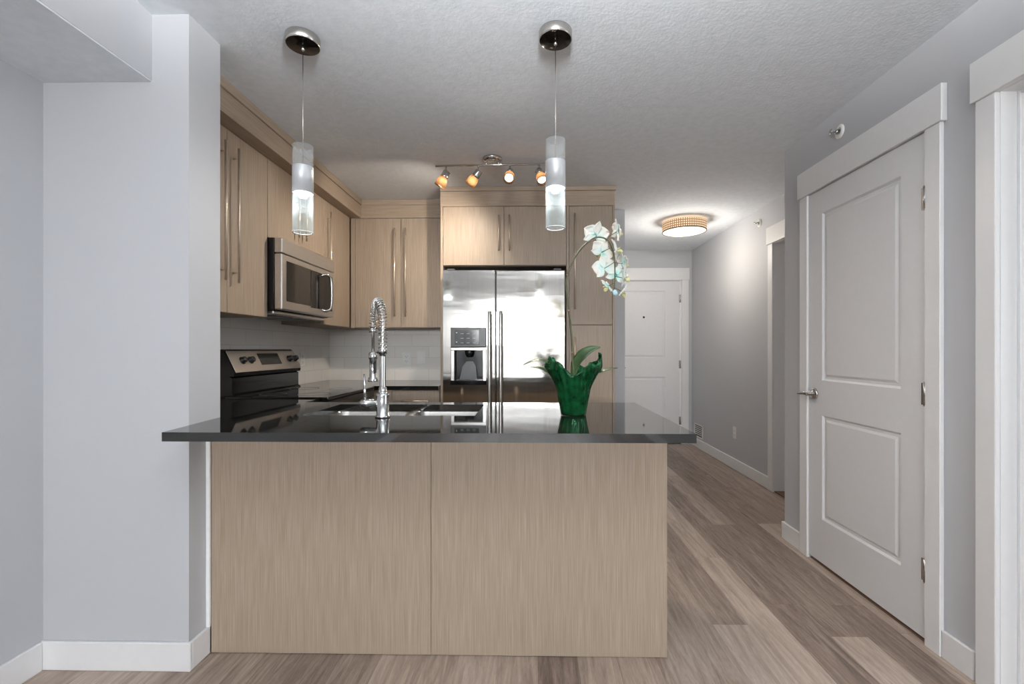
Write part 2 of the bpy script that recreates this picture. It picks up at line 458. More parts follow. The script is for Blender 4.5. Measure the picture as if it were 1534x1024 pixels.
# baseboards
BH, BT = .106, .014
def base(name, x0, x1, y0, y1, label):
    struct(name, box(B(), x0, x1, y0, y1, 0, BH, .003), 'trim', label, 'baseboard')
base('baseboard_left', -1.822, -1.808, -6.56, 1.676, 'white baseboard along the far left wall')
bm = B(); box(bm, -1.822, -1.256, 1.676, 1.69, 0, BH, .003); box(bm, -1.27, -1.256, 1.69, 1.786, 0, BH, .003)
struct('baseboard_column', bm, 'trim', 'white baseboard wrapping the wall stub left of the peninsula', 'baseboard')
bm = B(); box(bm, 1.586, 1.6, 2.745, 2.944, 0, BH, .003); box(bm, 1.6, 2.03, 2.93, 2.944, 0, BH, .003)
struct('baseboard_closet', bm, 'trim', 'short white baseboard at the corner beyond the closet door', 'baseboard')
base('baseboard_right', 1.586, 1.6, 1.68, 1.808, 'short white baseboard between closet door and open doorway')
base('baseboard_front', 1.586, 1.6, -6.56, .645, 'white baseboard on the right wall out of sight')
base('baseboard_hall', 2.016, 2.03, 3.95, 5.84, 'white baseboard along the hall wall')
base('baseboard_entry', 1.993, 2.016, 5.826, 5.84, 'tiny white baseboard beside the entry door casing')


def panel_door(bm, u0, u1, z0, z1, face, back, panels, axis):
    """door slab with two recessed, raised-centre panels; axis 'x': slab faces -x, u along y; 'y': faces -y, u along x"""
    us = sorted({u0, u1} | {p for q in panels for p in q[:2]}); zs = sorted({z0, z1} | {p for q in panels for p in q[2:]})
    def P(u, d, z): return (d, u, z) if axis == 'x' else (u, d, z)
    V = {}
    def vert(u, d, z):
        k = (round(u, 5), round(d, 5), round(z, 5))
        if k not in V: V[k] = bm.verts.new(P(u, d, z))
        return V[k]
    def ring(q, ins, d): return [(q[0] + ins, d, q[2] + ins), (q[1] - ins, d, q[2] + ins), (q[1] - ins, d, q[3] - ins), (q[0] + ins, d, q[3] - ins)]
    for i in range(len(us) - 1):
        for j in range(len(zs) - 1):
            cu, cz = (us[i] + us[i + 1]) / 2, (zs[j] + zs[j + 1]) / 2
            if any(q[0] < cu < q[1] and q[2] < cz < q[3] for q in panels): continue
            bm.faces.new([vert(us[i], face, zs[j]), vert(us[i + 1], face, zs[j]), vert(us[i + 1], face, zs[j + 1]), vert(us[i], face, zs[j + 1])])
    for q in panels:
        rs = [ring(q, 0, face), ring(q, .010, face + .009), ring(q, .022, face + .009), ring(q, .034, face + .003)]
        for a, b in zip(rs[:-1], rs[1:]):
            for k in range(4):
                l = (k + 1) % 4
                bm.faces.new([vert(*a[k]), vert(*a[l]), vert(*b[l]), vert(*b[k])])
        bm.faces.new([vert(*p) for p in rs[-1]])
    # sides and back
    o = ring((u0, u1, z0, z1), 0, face); bq = ring((u0, u1, z0, z1), 0, back)
    bm.faces.new([bm.verts.new(P(*p)) for p in bq])
    for k in range(4):
        l = (k + 1) % 4
        bm.faces.new([bm.verts.new(P(*p)) for p in (o[k], o[l], bq[l], bq[k])])
    return bm


# ---- closet door (door_1)
d1 = Thing('door_1', 'white two-panel closet door on the right wall, closed', 'door', (1.6, 2.27, 0), kind='structure')
slab = d1.add('slab', panel_door(B(), 1.885, 2.664, .022, 2.064, 1.592, 1.627, [(2.01, 2.545, 1.02, 1.935), (2.01, 2.545, .26, .83)], 'x'), 'door')
for z in (.30, 1.01, 1.80):
    bm = B(); cyl(bm, (1.586, 1.881, z - .045), (1.586, 1.881, z + .045), .0065, n=12)
    for k in (-.046, .046): cyl(bm, (1.586, 1.881, z + k - .004), (1.586, 1.881, z + k + .004), .005, n=10)
    box(bm, 1.5885, 1.592, 1.883, 1.902, z - .044, z + .044)
    h = d1.add('hinge', bm, 'steel', label='steel hinge')
kb = B(); lathe(kb, (1.592, 2.612, .942), [(0, 0), (.032, 0), (.032, .006), (.026, .011), (.012, .013), (.012, .045), (0, .045)], 28, Vector((-1, 0, 0)))
rose = d1.add('handle', kb, 'chrome', label='chrome lever handle')
kb = B(); tube(kb, smooth_path([(1.549, 2.604, .942), (1.545, 2.63, .943), (1.547, 2.665, .94), (1.551, 2.70, .937)], 5), [.010] * 6 + [.0085] * 6 + [.007] * 4, 12)
d1.add('lever', kb, 'chrome', rose)


def casing(name, label, face, thick, axis, u0, u1, ztop, w, sgn=-1, floor_z=0, head_ext=.014, head_h=.145, extra=None):
    """flat craftsman casing: two legs and a deeper, wider head board. u0<u1 clear opening."""
    bm = B()
    def bx(a, b, z0, z1, th):
        d0, d1_ = sorted((face, face + sgn * th))
        if axis == 'x': box(bm, d0, d1_, a, b, z0, z1, .0025)
        else: box(bm, a, b, d0, d1_, z0, z1, .0025)
    bx(u0 - w, u0, floor_z, ztop, thick); bx(u1, u1 + w, floor_z, ztop, thick)
    bx(u0 - w - head_ext, u1 + w + head_ext, ztop, ztop + head_h, thick + .007)
    if extra: extra(bm)
    struct(name, bm, 'trim', label, 'door casing')


def jambs1(bm):
    box(bm, 1.6, 1.735, 2.668, 2.675, 0, 2.07); box(bm, 1.6, 1.735, 1.875, 1.881, 0, 2.07); box(bm, 1.6, 1.735, 1.881, 2.668, 2.067, 2.0719)
    box(bm, 1.628, 1.64, 2.655, 2.668, 0, 2.067); box(bm, 1.628, 1.64, 1.881, 1.893, 0, 2.067); box(bm, 1.628, 1.64, 1.893, 2.655, 2.055, 2.067)
casing('trim_1', 'white flat casing around the closet door', 1.6, .018, 'x', 1.881, 2.668, 2.070, .072, extra=jambs1)
struct('trim_2', box(B(), 1.60, 1.74, 1.881, 2.668, 0, .008, .003), 'threshold', 'brown threshold strip under the closet door', 'threshold')


# ---- open doorway at right (jamb lit by the bedroom)
def jambs2(bm):
    box(bm, 1.5999, 1.741, 1.597, 1.607, 0, 2.078); box(bm, 1.5999, 1.741, .72, .73, 0, 2.078); box(bm, 1.5999, 1.741, .73, 1.597, 2.068, 2.078)
    box(bm, 1.655, 1.69, 1.585, 1.597, 0, 2.068, .002); box(bm, 1.655, 1.69, .73, .742, 0, 2.068, .002); box(bm, 1.655, 1.69, .742, 1.585, 2.056, 2.068, .002)
casing('trim_3', 'white casing and bright jamb of the open doorway at right edge', 1.6, .018, 'x', .73, 1.597, 2.068, .072, extra=jambs2)

# ---- entry door (door_2)
d2 = Thing('door_2', 'white two-panel entry door at the end of the hall', 'door', (1.46, 5.84, 0), kind='structure')
d2.add('slab', panel_door(B(), 1.03, 1.886, .02, 2.05, 5.856, 5.90, [(1.165, 1.70, 1.08, 1.93), (1.165, 1.70, .25, .84)], 'y'), 'door')
for z in (.29, 1.0, 1.83):
    bm = B(); cyl(bm, (1.893, 5.848, z - .05), (1.893, 5.848, z + .05), .008, n=12); box(bm, 1.872, 1.889, 5.852, 5.857, z - .05, z + .05)
    d2.add('hinge', bm, 'steel', label='steel hinge')
d2.add('peephole', lathe(B(), (1.432, 5.857, 1.596), [(0, .006), (.009, .006), (.014, 0), (0, -.002)], 16, Vector((0, -1, 0))), 'black', label='black peephole')
lv = d2.add('handle', lathe(B(), (1.09, 5.856, .96), [(0, 0), (.03, 0), (.03, .008), (.011, .012), (.011, .05), (0, .05)], 20, Vector((0, -1, 0))), 'chrome')
d2.add('lever', tube(B(), [(1.09, 5.81, .96), (1.13, 5.808, .96), (1.19, 5.812, .958)], .008, 10), 'chrome', lv)
def jambs3(bm):
    box(bm, 1.01, 1.027, 5.8399, 5.975, 0, 2.07); box(bm, 1.896, 1.91, 5.8399, 5.975, 0, 2.07); box(bm, 1.027, 1.896, 5.8399, 5.975, 2.056, 2.07)
casing('trim_4', 'white casing around the entry door', 5.84, .018, 'y', 1.02, 1.902, 2.062, .083, extra=jambs3, head_ext=.008, head_h=.15)
struct('trim_5', box(B(), 1.027, 1.896, 5.835, 5.97, 0, .016, .003), 'black', 'dark threshold under the entry door', 'threshold')

# ---- hall side door (door_3)
d3 = Thing('door_3', 'white closed door recessed in the hall wall beyond the closet', 'door', (2.1, 3.46, 0), kind='structure')
d3.add('slab', panel_door(B(), 3.07, 3.865, .015, 2.07, 2.125, 2.16, [(3.19, 3.745, 1.05, 1.95), (3.19, 3.745, .25, .84)], 'x'), 'door')
def jambs4(bm):
    box(bm, 2.0299, 2.165, 3.875, 3.885, 0, 2.08); box(bm, 2.0299, 2.165, 3.05, 3.06, 0, 2.08); box(bm, 2.0299, 2.165, 3.06, 3.875, 2.072, 2.08)
casing('trim_6', 'white casing on the hall wall partly hidden by the closet corner', 2.03, .018, 'x', 3.06, 3.875, 2.075, .075, extra=jambs4)
struct('trim_7', box(B(), 2.03, 2.12, 3.06, 3.875, 0, .01, .002), 'threshold', 'brown threshold strip at the hall side door', 'threshold')

# ---- backsplash
struct('wall_tile_back', box(B(), -1.812, -.693, 4.12, 4.13, .914, 1.385), 'tile_x', 'pale grey glossy tile backsplash on the kitchen end wall', 'backsplash')
struct('wall_tile_left', box(B(), -1.822, -1.812, 1.862, 4.13, .914, 1.46), 'tile_y', 'pale grey glossy tile backsplash behind the range', 'backsplash')


# ================================================================== CABINETS
def bar(bm, p0, p1, out, r=.006, inset=.05, stand=.03):
    """bar pull: p0,p1 on the door face; out = outward unit vector"""
    p0, p1, out = Vector(p0), Vector(p1), Vector(out); d = (p1 - p0).normalized()
    cyl(bm, p0 + out * stand, p1 + out * stand, r, n=12)
    for q in (p0 + d * inset, p1 - d * inset): cyl(bm, q, q + out * stand, r * .75, n=10)
    return bm


G = .0016
def door_x(T, y0, y1, z0, z1, xf, hy=None, hz=None, name='door', mat='wood', lab=None):
    d = T.add(name, box(B(), xf - .019, xf, y0 + G, y1 - G, z0 + G, z1 - G, .0012), mat)
    if hy is not None: T.add('handle', bar(B(), (xf, hy, hz[0]), (xf, hy, hz[1]), (1, 0, 0)), 'handle', d)
    return d
def door_y(T, x0, x1, z0, z1, yf, hx=None, hz=None, name='door', mat='wood'):
    d = T.add(name, box(B(), x0 + G, x1 - G, yf, yf + .019, z0 + G, z1 - G, .0012), mat)
    if hx is not None: T.add('handle', bar(B(), (hx, yf, hz[0]), (hx, yf, hz[1]), (0, -1, 0)), 'handle', d)
    return d


UB, UT = 1.37, 2.28
# tall-door wall cabinet next to the column
c = Thing('wall_cabinet', 'tan two-door wall cabinet between the wall stub and the microwave', 'cabinet', (-1.66, 2.24, UB))
c.add('body', box(B(), -1.808, -1.52, 1.868, 2.6, UB, UT), 'wood')
door_x(c, 1.868, 2.25, UB, UT, -1.5, 2.197, (1.525, 2.20)); door_x(c, 2.25, 2.6, UB, UT, -1.5, 2.297, (1.525, 2.20))
# over the microwave
c = Thing('wall_cabinet', 'tan two-door wall cabinet above the microwave', 'cabinet', (-1.66, 2.95, 1.83))
c.add('body', box(B(), -1.808, -1.52, 2.601, 3.309, 1.83, UT), 'wood')
door_x(c, 2.601, 2.955, 1.83, UT, -1.5, 2.905, (1.90, 2.17)); door_x(c, 2.955, 3.309, 1.83, UT, -1.5, 3.0, (1.90, 2.17))
# right of the microwave up to the corner
c = Thing('wall_cabinet', 'tan single-door wall cabinet in the corner beyond the microwave', 'cabinet', (-1.66, 3.55, UB))
c.add('body', box(B(), -1.808, -1.52, 3.31, 4.12, UB, UT), 'wood')
door_x(c, 3.31, 3.792, UB, UT, -1.5, 3.37, (1.525, 2.20))
# end-wall cabinet
c = Thing('wall_cabinet', 'tan two-door wall cabinet on the end wall left of the refrigerator', 'cabinet', (-1.1, 3.97, UB))
c.add('body', box(B(), -1.5, -.694, 3.832, 4.12, UB, UT), 'wood')
c.add('filler', box(B(), -1.4985, -1.462, 3.812, 3.832, UB, UT), 'wood')
door_y(c, -1.462, -1.078, UB, UT, 3.812, -1.125, (1.46, 2.19)); door_y(c, -1.078, -.694, UB, UT, 3.812, -1.035, (1.46, 2.19))
# crown boards
c = Thing('crown_board', 'tan crown box running to the ceiling above the left wall cabinets', 'crown moulding', (-1.6, 2.85, 2.28))
c.add('board', box(B(), -1.82, -1.413, 1.866, 3.808, UT + .001, 2.388, .001), 'wood_hy')
c.add('cap', box(B(), -1.82, -1.405, 1.866, 3.808, 2.389, CH - .001, .001), 'wood_hy')
c = Thing('crown_board', 'tan crown board above the end-wall cabinet left of the refrigerator', 'crown moulding', (-1.05, 3.97, 2.28))
c.add('board', box(B(), -1.82, -.694, 3.81, 4.128, UT + .001, 2.388, .001), 'wood_h')
c.add('cap', box(B(), -1.82, -.694, 3.8085, 4.128, 2.389, CH - .001, .001), 'wood_h')

# refrigerator surround + pantry
FY = 3.52
c = Thing('fridge_cabinet', 'tan cabinet with two doors boxed in above the refrigerator', 'cabinet', (-.2, 3.82, 0))
c.add('side_panel', box(B(), -.692, -.672, FY, 4.125, 0, 2.284, .001), 'wood')
c.add('body', box(B(), -.671, .272, FY + .022, 4.12, 1.83, 2.284), 'wood')
door_y(c, -.671, -.204, 1.832, 2.284, FY, -.243, (1.94, 2.21)); door_y(c, -.204, .272, 1.832, 2.284, FY, -.162, (1.94, 2.21))
c = Thing('pantry_cabinet', 'tall narrow tan pantry cabinet right of the refrigerator', 'cabinet', (.455, 3.82, 0))
c.add('side_panel', box(B(), .2725, .291, FY, 4.125, 0, 2.284, .001), 'wood')
c.add('side_panel', box(B(), .624, .64, FY, 4.125, 0, 2.284, .001), 'wood')
c.add('body', box(B(), .2915, .6235, FY + .022, 4.12, .1, 2.284), 'wood')
c.add('toe_kick', box(B(), .2915, .6235, FY + .06, 4.12, 0, .1), 'kick')
door_y(c, .2915, .6235, 1.377, 2.284, FY, .335, (1.495, 2.22)); door_y(c, .2915, .6235, .1, 1.374, FY, .335, (.62, 1.285))
c = Thing('crown_board', 'tan crown board above the refrigerator cabinet and pantry', 'crown moulding', (0, 3.82, 2.285))
c.add('board', box(B(), -.694, .640, FY + .002, 4.128, 2.286, 2.40, .001), 'wood_h')
c.add('cap', box(B(), -.694, .648, FY - .006, 4.128, 2.401, CH - .001, .001), 'wood_h')

# peninsula base
c = Thing('peninsula_cabinet', 'tan line-textured peninsula base with seamed front panel', 'cabinet', (-.36, 2.08, 0))
c.add('front_panel', box(B(), -1.253, -.3885, 1.785, 1.803, .002, .882, .001), 'wood')
c.add('front_panel', box(B(), -.3870, .526, 1.785, 1.803, .002, .882, .001), 'wood')
c.add('end_panel', box(B(), .508, .526, 1.8035, 2.345, .002, .882, .001), 'wood')
bm = B(); box(bm, -1.16, .507, 1.804, 1.89, .1, .875); box(bm, -1.16, -1.0, 1.89, 2.325, .1, .875); box(bm, -.19, .507, 1.89, 2.325, .1, .875); box(bm, -1.0, -.19, 1.89, 2.325, .1, .60)
c.add('body', bm, 'wood')
c.add('toe_kick', box(B(), -1.16, .507, 1.87, 2.28, 0, .1), 'kick')
for i, (a, b) in enumerate(((-1.15, -.62), (-.62, -.09), (-.09, .507))):
    d = c.add('door', box(B(), a + G, b - G, 2.326, 2.345, .102, .87, .001), 'wood')
    c.add('handle', bar(B(), (b - .05, 2.345, .5), (b - .05, 2.345, .82), (0, 1, 0)), 'handle', d)
# white caulk joint at the column
single('corner_strip', box(B(), -1.2685, -1.2535, 1.777, 1.7845, BH, .88), 'caulk', 'thin white strip between wall stub and peninsula panel', 'trim', (-1.26, 1.78, BH), 'structure')

# left run base cabinets
c = Thing('base_cabinet', 'tan base cabinet between peninsula and range', 'cabinet', (-1.5, 2.2, 0))
c.add('body', box(B(), -1.818, -1.232, 1.868, 2.552, .1, .882), 'wood'); c.add('toe_kick', box(B(), -1.818, -1.27, 1.868, 2.552, 0, .1), 'kick')
door_x(c, 2.36, 2.552, .1, .88, -1.212)
c = Thing('base_cabinet', 'tan corner base cabinet with drawer beside the refrigerator', 'cabinet', (-1.25, 3.75, 0))
bm = B(); box(bm, -1.818, -1.232, 3.335, 4.12, .1, .882); box(bm, -1.232, -.694, 3.502, 4.12, .1, .882)
c.add('body', bm, 'wood'); bm = B(); box(bm, -1.818, -1.27, 3.335, 4.12, 0, .1); box(bm, -1.27, -.694, 3.55, 4.12, 0, .1); c.add('toe_kick', bm, 'kick')
door_x(c, 3.335, 3.48, .1, .88, -1.212)
d = c.add('drawer', box(B(), -1.055 + G, -.694 - G, 3.483, 3.502, .70, .878, .001), 'wood')
c.add('handle', bar(B(), (-.985, 3.483, .80), (-.775, 3.483, .80), (0, -1, 0), inset=.03), 'handle', d)
d = c.add('door', box(B(), -1.055 + G, -.694 - G, 3.483, 3.502, .102, .697, .001), 'wood')
c.add('handle', bar(B(), (-.74, 3.483, .42), (-.74, 3.483, .66), (0, -1, 0)), 'handle', d)
c.add('filler', box(B(), -1.21, -1.057, 3.483, 3.502, .1, .88), 'wood')

# worktops
CT0, CT1 = .8835, .914
SX0, SX1, SY0, SY1 = -.955, -.232, 1.912, 2.30
c = Thing('countertop', 'dark polished quartz worktop of the peninsula with sink cut-out', 'countertop', (-.4, 1.95, CT0))
bm = B()
def slab_quad(pts):
    prism(bm, pts, 'z', CT0, CT1)
# front strip, strips around the sink, left run
slab_quad([(-1.228, 1.512), (.541, 1.512), (.541, SY0), (-1.264, SY0), (-1.264, 1.862)])
slab_quad([(-1.264, SY0), (SX0, SY0), (SX0, SY1), (-1.264, SY1)]); slab_quad([(SX1, SY0), (.541, SY0), (.538, SY1), (SX1, SY1)])
slab_quad([(-1.264, SY1), (.538, SY1), (.536, 2.392), (-1.264, 2.392)])
slab_quad([(-1.811, 1.864), (-1.264, 1.864), (-1.264, 2.392), (-1.811, 2.392)])
slab_quad([(-1.811, 2.392), (-1.18, 2.392), (-1.18, 2.556), (-1.811, 2.556)])
c.add('slab', bm, 'quartz')
c = Thing('countertop', 'dark polished quartz worktop in the corner left of the refrigerator', 'countertop', (-1.25, 3.75, CT0))
bm = B(); slab_quad([(-1.811, 3.334), (-1.18, 3.334), (-1.18, 3.45), (-.694, 3.45), (-.694, 4.119), (-1.811, 4.119)]); c.add('slab', bm, 'quartz')

# ================================================================== SINK
c = Thing('sink', 'undermount stainless double-bowl sink in the peninsula worktop', 'sink', (-.6, 2.1, .69))
def bowl(x0, x1):
    bm = B(); zt, zb, t = .8832, .70, .0
    def R(ins, z, r=.05, n=5):
        a0, a1, b0, b1 = x0 + ins, x1 - ins, SY0 - .008 + ins, SY1 + .008 - ins; pts = []
        for cx, cy, s in ((a1 - r, b1 - r, 0), (a0 + r, b1 - r, 1), (a0 + r, b0 + r, 2), (a1 - r, b0 + r, 3)):
            for k in range(n + 1):
                an = pi / 2 * (s + k / n); pts.append(bm.verts.new((cx + r * cos(an), cy + r * sin(an), z)))
        return pts
    rings = [R(-.012, zt), R(0, zt), R(.004, zt - .01), R(.012, zb + .03), R(.035, zb)]
    for a, b in zip(rings[:-1], rings[1:]):
        for i in range(len(a)):
            f = bm.faces.new((a[i], a[(i + 1) % len(a)], b[(i + 1) % len(a)], b[i])); f.smooth = True
    bm.faces.new(rings[-1]); return bm
for a, b in ((SX0 - .008, -.585), (-.56, SX1 + .008)):
    w = c.add('bowl', bowl(a, b), 'sinksteel')
    c.add('drain', lathe(B(), ((a + b) / 2, 2.12, .7005), [(.042, 0), (.042, .003), (.03, .004), (.02, .0015), (0, .0015)], 24), 'chrome', w)

# ================================================================== FAUCET
fx, fy, fz = -.60, 1.857, .9145
c = Thing('faucet', 'tall chrome spring pull-down faucet standing before the sink', 'faucet', (fx, fy, fz))
c.add('base', lathe(B(), (fx, fy, fz), [(0, 0), (.030, 0), (.030, .008), (.0255, .011), (.0250, .088), (.0255, .096), (.018, .098), (.0165, .104), (.0150, .122), (0, .122)], 32), 'chrome')
c.add('riser', lathe(B(), (fx, fy, fz), [(.0125, .118), (.0125, .245), (.0125, .255), (.0165, .257), (.0165, .285), (.012, .287), (0, .287)], 24), 'chrome')
hd = c.add('valve', lathe(B(), (fx, fy, .971), [(0, .018), (.0165, .018), (.0165, .05), (.0178, .051), (.0178, .083), (.015, .088), (0, .088)], 24, Vector((-1, 0, 0))), 'chrome')
c.add('lever', tube(B(), [(fx - .071, fy, .985), (fx - .073, fy, 1.02), (fx - .077, fy + .002, 1.09)], [.0065, .0055, .004], 12), 'chrome', hd)
dx, dy = -.105, .19
path = [(fx, fy, 1.19), (fx, fy, 1.25), (fx, fy, 1.285)]
for k in range(1, 12):
    a = pi * k / 12; q = (1 - cos(a)) / 2
    path.append((fx + dx * q, fy + dy * q, 1.285 + .108 * sin(a)))
path += [(fx + dx, fy + dy, 1.285)]
sp = smooth_path(path, 6)
c.add('hose', tube(B(), sp + [Vector((fx + dx, fy + dy, 1.17))], .0065, 10), 'nickel')
# coil around the hose: arc-length resample
cum = [0]
for a, b in zip(sp[:-1], sp[1:]): cum.append(cum[-1] + (b - a).length)
tot = cum[-1]; pts = []; turns = 30; N = turns * 14; j = 0
side = Vector((dx, dy, 0)).normalized().cross(Vector((0, 0, 1)))
for i in range(N + 1):
    u = i / N; s_ = tot * (u ** 1.0)
    while j < len(cum) - 2 and cum[j + 1] < s_: j += 1
    w = (s_ - cum[j]) / max(1e-9, cum[j + 1] - cum[j]); p = sp[j].lerp(sp[j + 1], w); d = (sp[j + 1] - sp[j]).normalized(); nn = d.cross(side).normalized()
    an = 2 * pi * turns * u; pts.append(p + (side * cos(an) + nn * sin(an)) * .0165)
c.add('spring', tube(B(), pts, .0022, 6), 'chrome')
ex, ey = fx + dx, fy + dy
hs = c.add('spray_head', lathe(B(), (ex, ey, 1.045), [(0, .0), (.0205, 0), (.0215, .004), (.0215, .016), (.0155, .022), (.0155, .10), (.019, .104), (.019, .128), (.010, .134), (0, .134)], 28), 'chrome')
c.add('spray_button', box(B(), ex + .012, ex + .018, ey - .02, ey - .008, 1.085, 1.125, .002), 'black', hs, label='black spray toggle')
c.add('spring_collar', lathe(B(), (ex, ey, 1.265), [(.008, 0), (.017, 0), (.017, .012), (.014, .014), (.014, .024), (.008, .026)], 24), 'chrome')
c.add('bracket', tube(B(), [(fx, fy, 1.186), (fx + dx * .5, fy + dy * .5, 1.178), (ex, ey, 1.165)], .005, 10), 'chrome')

# ================================================================== RANGE
RY0, RY1 = 2.562, 3.33
c = Thing('range', 'black and stainless freestanding electric range against the left wall', 'range', (-1.48, 2.945, 0))
c.add('body', box(B(), -1.806, -1.19, RY0 + .003, RY1 - .003, .03, .9, .003), 'blackgloss')
c.add('cooktop', box(B(), -1.72, -1.135, RY0, RY1, .901, .921, .006, 2), 'blackglass', label='black glass cooktop')
c.add('rear_riser', prism(B(), [(-1.806, .9), (-1.806, 1.05), (-1.70, 1.05), (-1.705, 1.035), (-1.688, 1.026), (-1.688, .938), (-1.672, .926), (-1.672, .9)], 'y', RY0 + .012, RY1 - .012), 'blackgloss')
bg = c.add('backguard', prism(B(), [(-1.806, 1.035), (-1.806, 1.18), (-1.80, 1.19), (-1.745, 1.19), (-1.736, 1.184), (-1.672, 1.052), (-1.676, 1.035)], 'y', RY0 + .01, RY1 - .01), 'blackgloss')
# slanted steel control panel
nv = Vector((.132, 0, .064)).normalized(); tv = Vector((-.064, 0, .132)).normalized()
P0 = Vector((-1.670, 0, 1.054))
def onp(y, t, o): v = P0 + tv * t + nv * o; return Vector((v.x, y, v.z))
def pbox(y0, y1, t0, t1, o0, o1, bev=0):
    bm = B(); vs = {}
    for i, y in enumerate((y0, y1)):
        for j, t_ in enumerate((t0, t1)):
            for k, o in enumerate((o0, o1)): vs[i, j, k] = bm.verts.new(onp(y, t_, o))
    for q in (((0,0,0),(0,1,0),(0,1,1),(0,0,1)), ((1,0,0),(1,0,1),(1,1,1),(1,1,0)), ((0,0,0),(0,0,1),(1,0,1),(1,0,0)), ((0,1,0),(1,1,0),(1,1,1),(0,1,1)), ((0,0,1),(0,1,1),(1,1,1),(1,0,1)), ((0,0,0),(1,0,0),(1,1,0),(0,1,0))):
        bm.faces.new([vs[k] for k in q])
    bmesh.ops.recalc_face_normals(bm, faces=bm.faces)
    if bev: bmesh.ops.bevel(bm, geom=list(bm.edges), offset=bev, segments=2, affect='EDGES')
    return bm
cp = c.add('control_panel', pbox(RY0 + .016, RY1 - .016, .002, .139, .0005, .006, .002), 'steel_h', bg, label='stainless control panel')
dp = c.add('display', pbox(2.855, 3.085, .04, .118, .006, .0085), 'display', bg, label='dark clock display')
for y in (2.682, 2.762, 3.205, 3.28):
    o = onp(y, .075, .006)
    k_ = lathe(B(), o, [(.023, 0), (.023, .004), (.019, .006), (.0175, .022), (.015, .025), (0, .025)], 24, nv)
    pb = B()
    for yy in (-.004,):
        for v in pbox(y - .0035, y + .0035, .059, .091, .030, .033).verts: pass
    c.add('knob', k_, 'black', bg, label='black knob')
for cy, cx, r in ((2.75, -1.55, .075), (2.75, -1.30, .095), (3.13, -1.55, .095), (3.13, -1.30, .075)):
    c.add('burner_ring', lathe(B(), (cx, cy, .9213), [(r, 0), (r, .0004), (r - .003, .0004), (r - .003, 0)], 36, close=True), 'darkgrey')
dr = c.add('oven_door', box(B(), -1.188, -1.142, RY0 + .004, RY1 - .004, .2, .835, .004), 'steel_h')
c.add('window', box(B(), -1.142, -1.139, RY0 + .14, RY1 - .14, .36, .68, .001), 'blackglass', dr)
bm = B(); cyl(bm, (-1.085, RY0 + .03, .80), (-1.085, RY1 - .03, .80), .0135, n=16)
for y in (RY0 + .06, RY1 - .06): cyl(bm, (-1.142, y, .80), (-1.085, y, .80), .009, n=12)
c.add('handle', bm, 'steel', dr)
c.add('front_lip', box(B(), -1.188, -1.138, RY0 + .002, RY1 - .002, .84, .9, .004), 'blackgloss')
dw = c.add('drawer', box(B(), -1.188, -1.145, RY0 + .004, RY1 - .004, .06, .195, .004), 'steel_h')

# ================================================================== MICROWAVE
MY0, MY1, MZ0, MZ1, MX = 2.603, 3.307, 1.415, 1.829, -1.42
c = Thing('microwave', 'stainless over-the-range microwave under the left wall cabinets', 'microwave', (-1.62, 2.955, MZ0))
c.add('body', box(B(), -1.81, MX - .045, MY0, MY1, MZ0, MZ1, .003), 'blackgloss')
vg = c.add('vent_grille', box(B(), MX - .0445, MX + .001, MY0 + .001, MY1 - .001, MZ1 - .086, MZ1 - .001, .004), 'steel_h')
dr = c.add('door', box(B(), MX - .0445, MX, MY0 + .001, MY1 - .001, MZ0 + .004, MZ1 - .09, .005), 'steel_h')
wd = c.add('window', box(B(), MX, MX + .0025, MY0 + .05, 2.945, MZ0 + .055, MZ1 - .125, .001), 'blackglass', dr)
pn = c.add('control_panel', box(B(), MX, MX + .0028, 2.95, 3.265, MZ0 + .045, MZ1 - .125, .001), 'blackgloss', dr)
hp = []
for k in range(25):
    a = pi * (-.5 + k / 24 * 1.0)
    hp.append((MX + .012 + .036 * cos(a), 3.125 + .02 * cos(a) , 1.575 + .118 * sin(a)))
hb = tube(B(), smooth_path([(MX, 3.105, 1.46), (MX + .03, 3.115, 1.452), (MX + .048, 3.14, 1.48), (MX + .052, 3.145, 1.575), (MX + .048, 3.14, 1.67), (MX + .03, 3.115, 1.698), (MX, 3.105, 1.69)], 6), .0095, 12)
c.add('handle', hb, 'steel', dr, label='curved steel handle')
bm = B(); box(bm, -1.79, MX - .06, MY0 + .02, MY1 - .02, MZ0 - .022, MZ0 - .0005, .004)
bt = c.add('underside', bm, 'steel_h')
bm = B()
for y in (2.70, 3.0): c.add('filter', box(B(), -1.74, -1.52, y, y + .22, MZ0 - .026, MZ0 - .0225, .001), 'darkgrey', bt)

# ================================================================== REFRIGERATOR
c = Thing('refrigerator', 'stainless side-by-side refrigerator with ice and water dispenser', 'refrigerator', (-.2, 3.8, 0))
FF = 3.435
c.add('body', box(B(), -.65, .252, FF + .072, 4.10, .02, 1.765, .004), 'darkgrey')
c.add('grille', box(B(), -.645, .247, FF + .05, FF + .071, .02, .1), 'black')
# left door with dispenser recess: built as a frame round the opening
DX0, DX1, DZ0, DZ1 = -.598, -.330, .925, 1.352
bm = B(); XL0, XL1 = -.656, -.2675
for (a, b, z0, z1) in ((XL0, DX0, .11, 1.78), (DX1, XL1, .11, 1.78), (DX0, DX1, .11, DZ0), (DX0, DX1, DZ1, 1.78)):
    box(bm, a, b, FF, FF + .065, z0, z1)
bmesh.ops.remove_doubles(bm, verts=bm.verts, dist=1e-5)
dl = c.add('door', bm, 'fridge')
dr = c.add('door', box(B(), -.2605, .257, FF, FF + .065, .11, 1.78, .006, 2), 'fridge')
for x, d, s in ((-.305, dl, 1), (-.222, dr, -1)):
    c.add('handle', tube(B(), smooth_path([(x, FF + .004, 1.462), (x, FF - .03, 1.458), (x, FF - .048, 1.43), (x, FF - .052, 1.1), (x, FF - .048, .60), (x, FF - .03, .572), (x, FF + .004, .568)], 5), .0135, 14), 'steel', d, label='tubular steel handle')
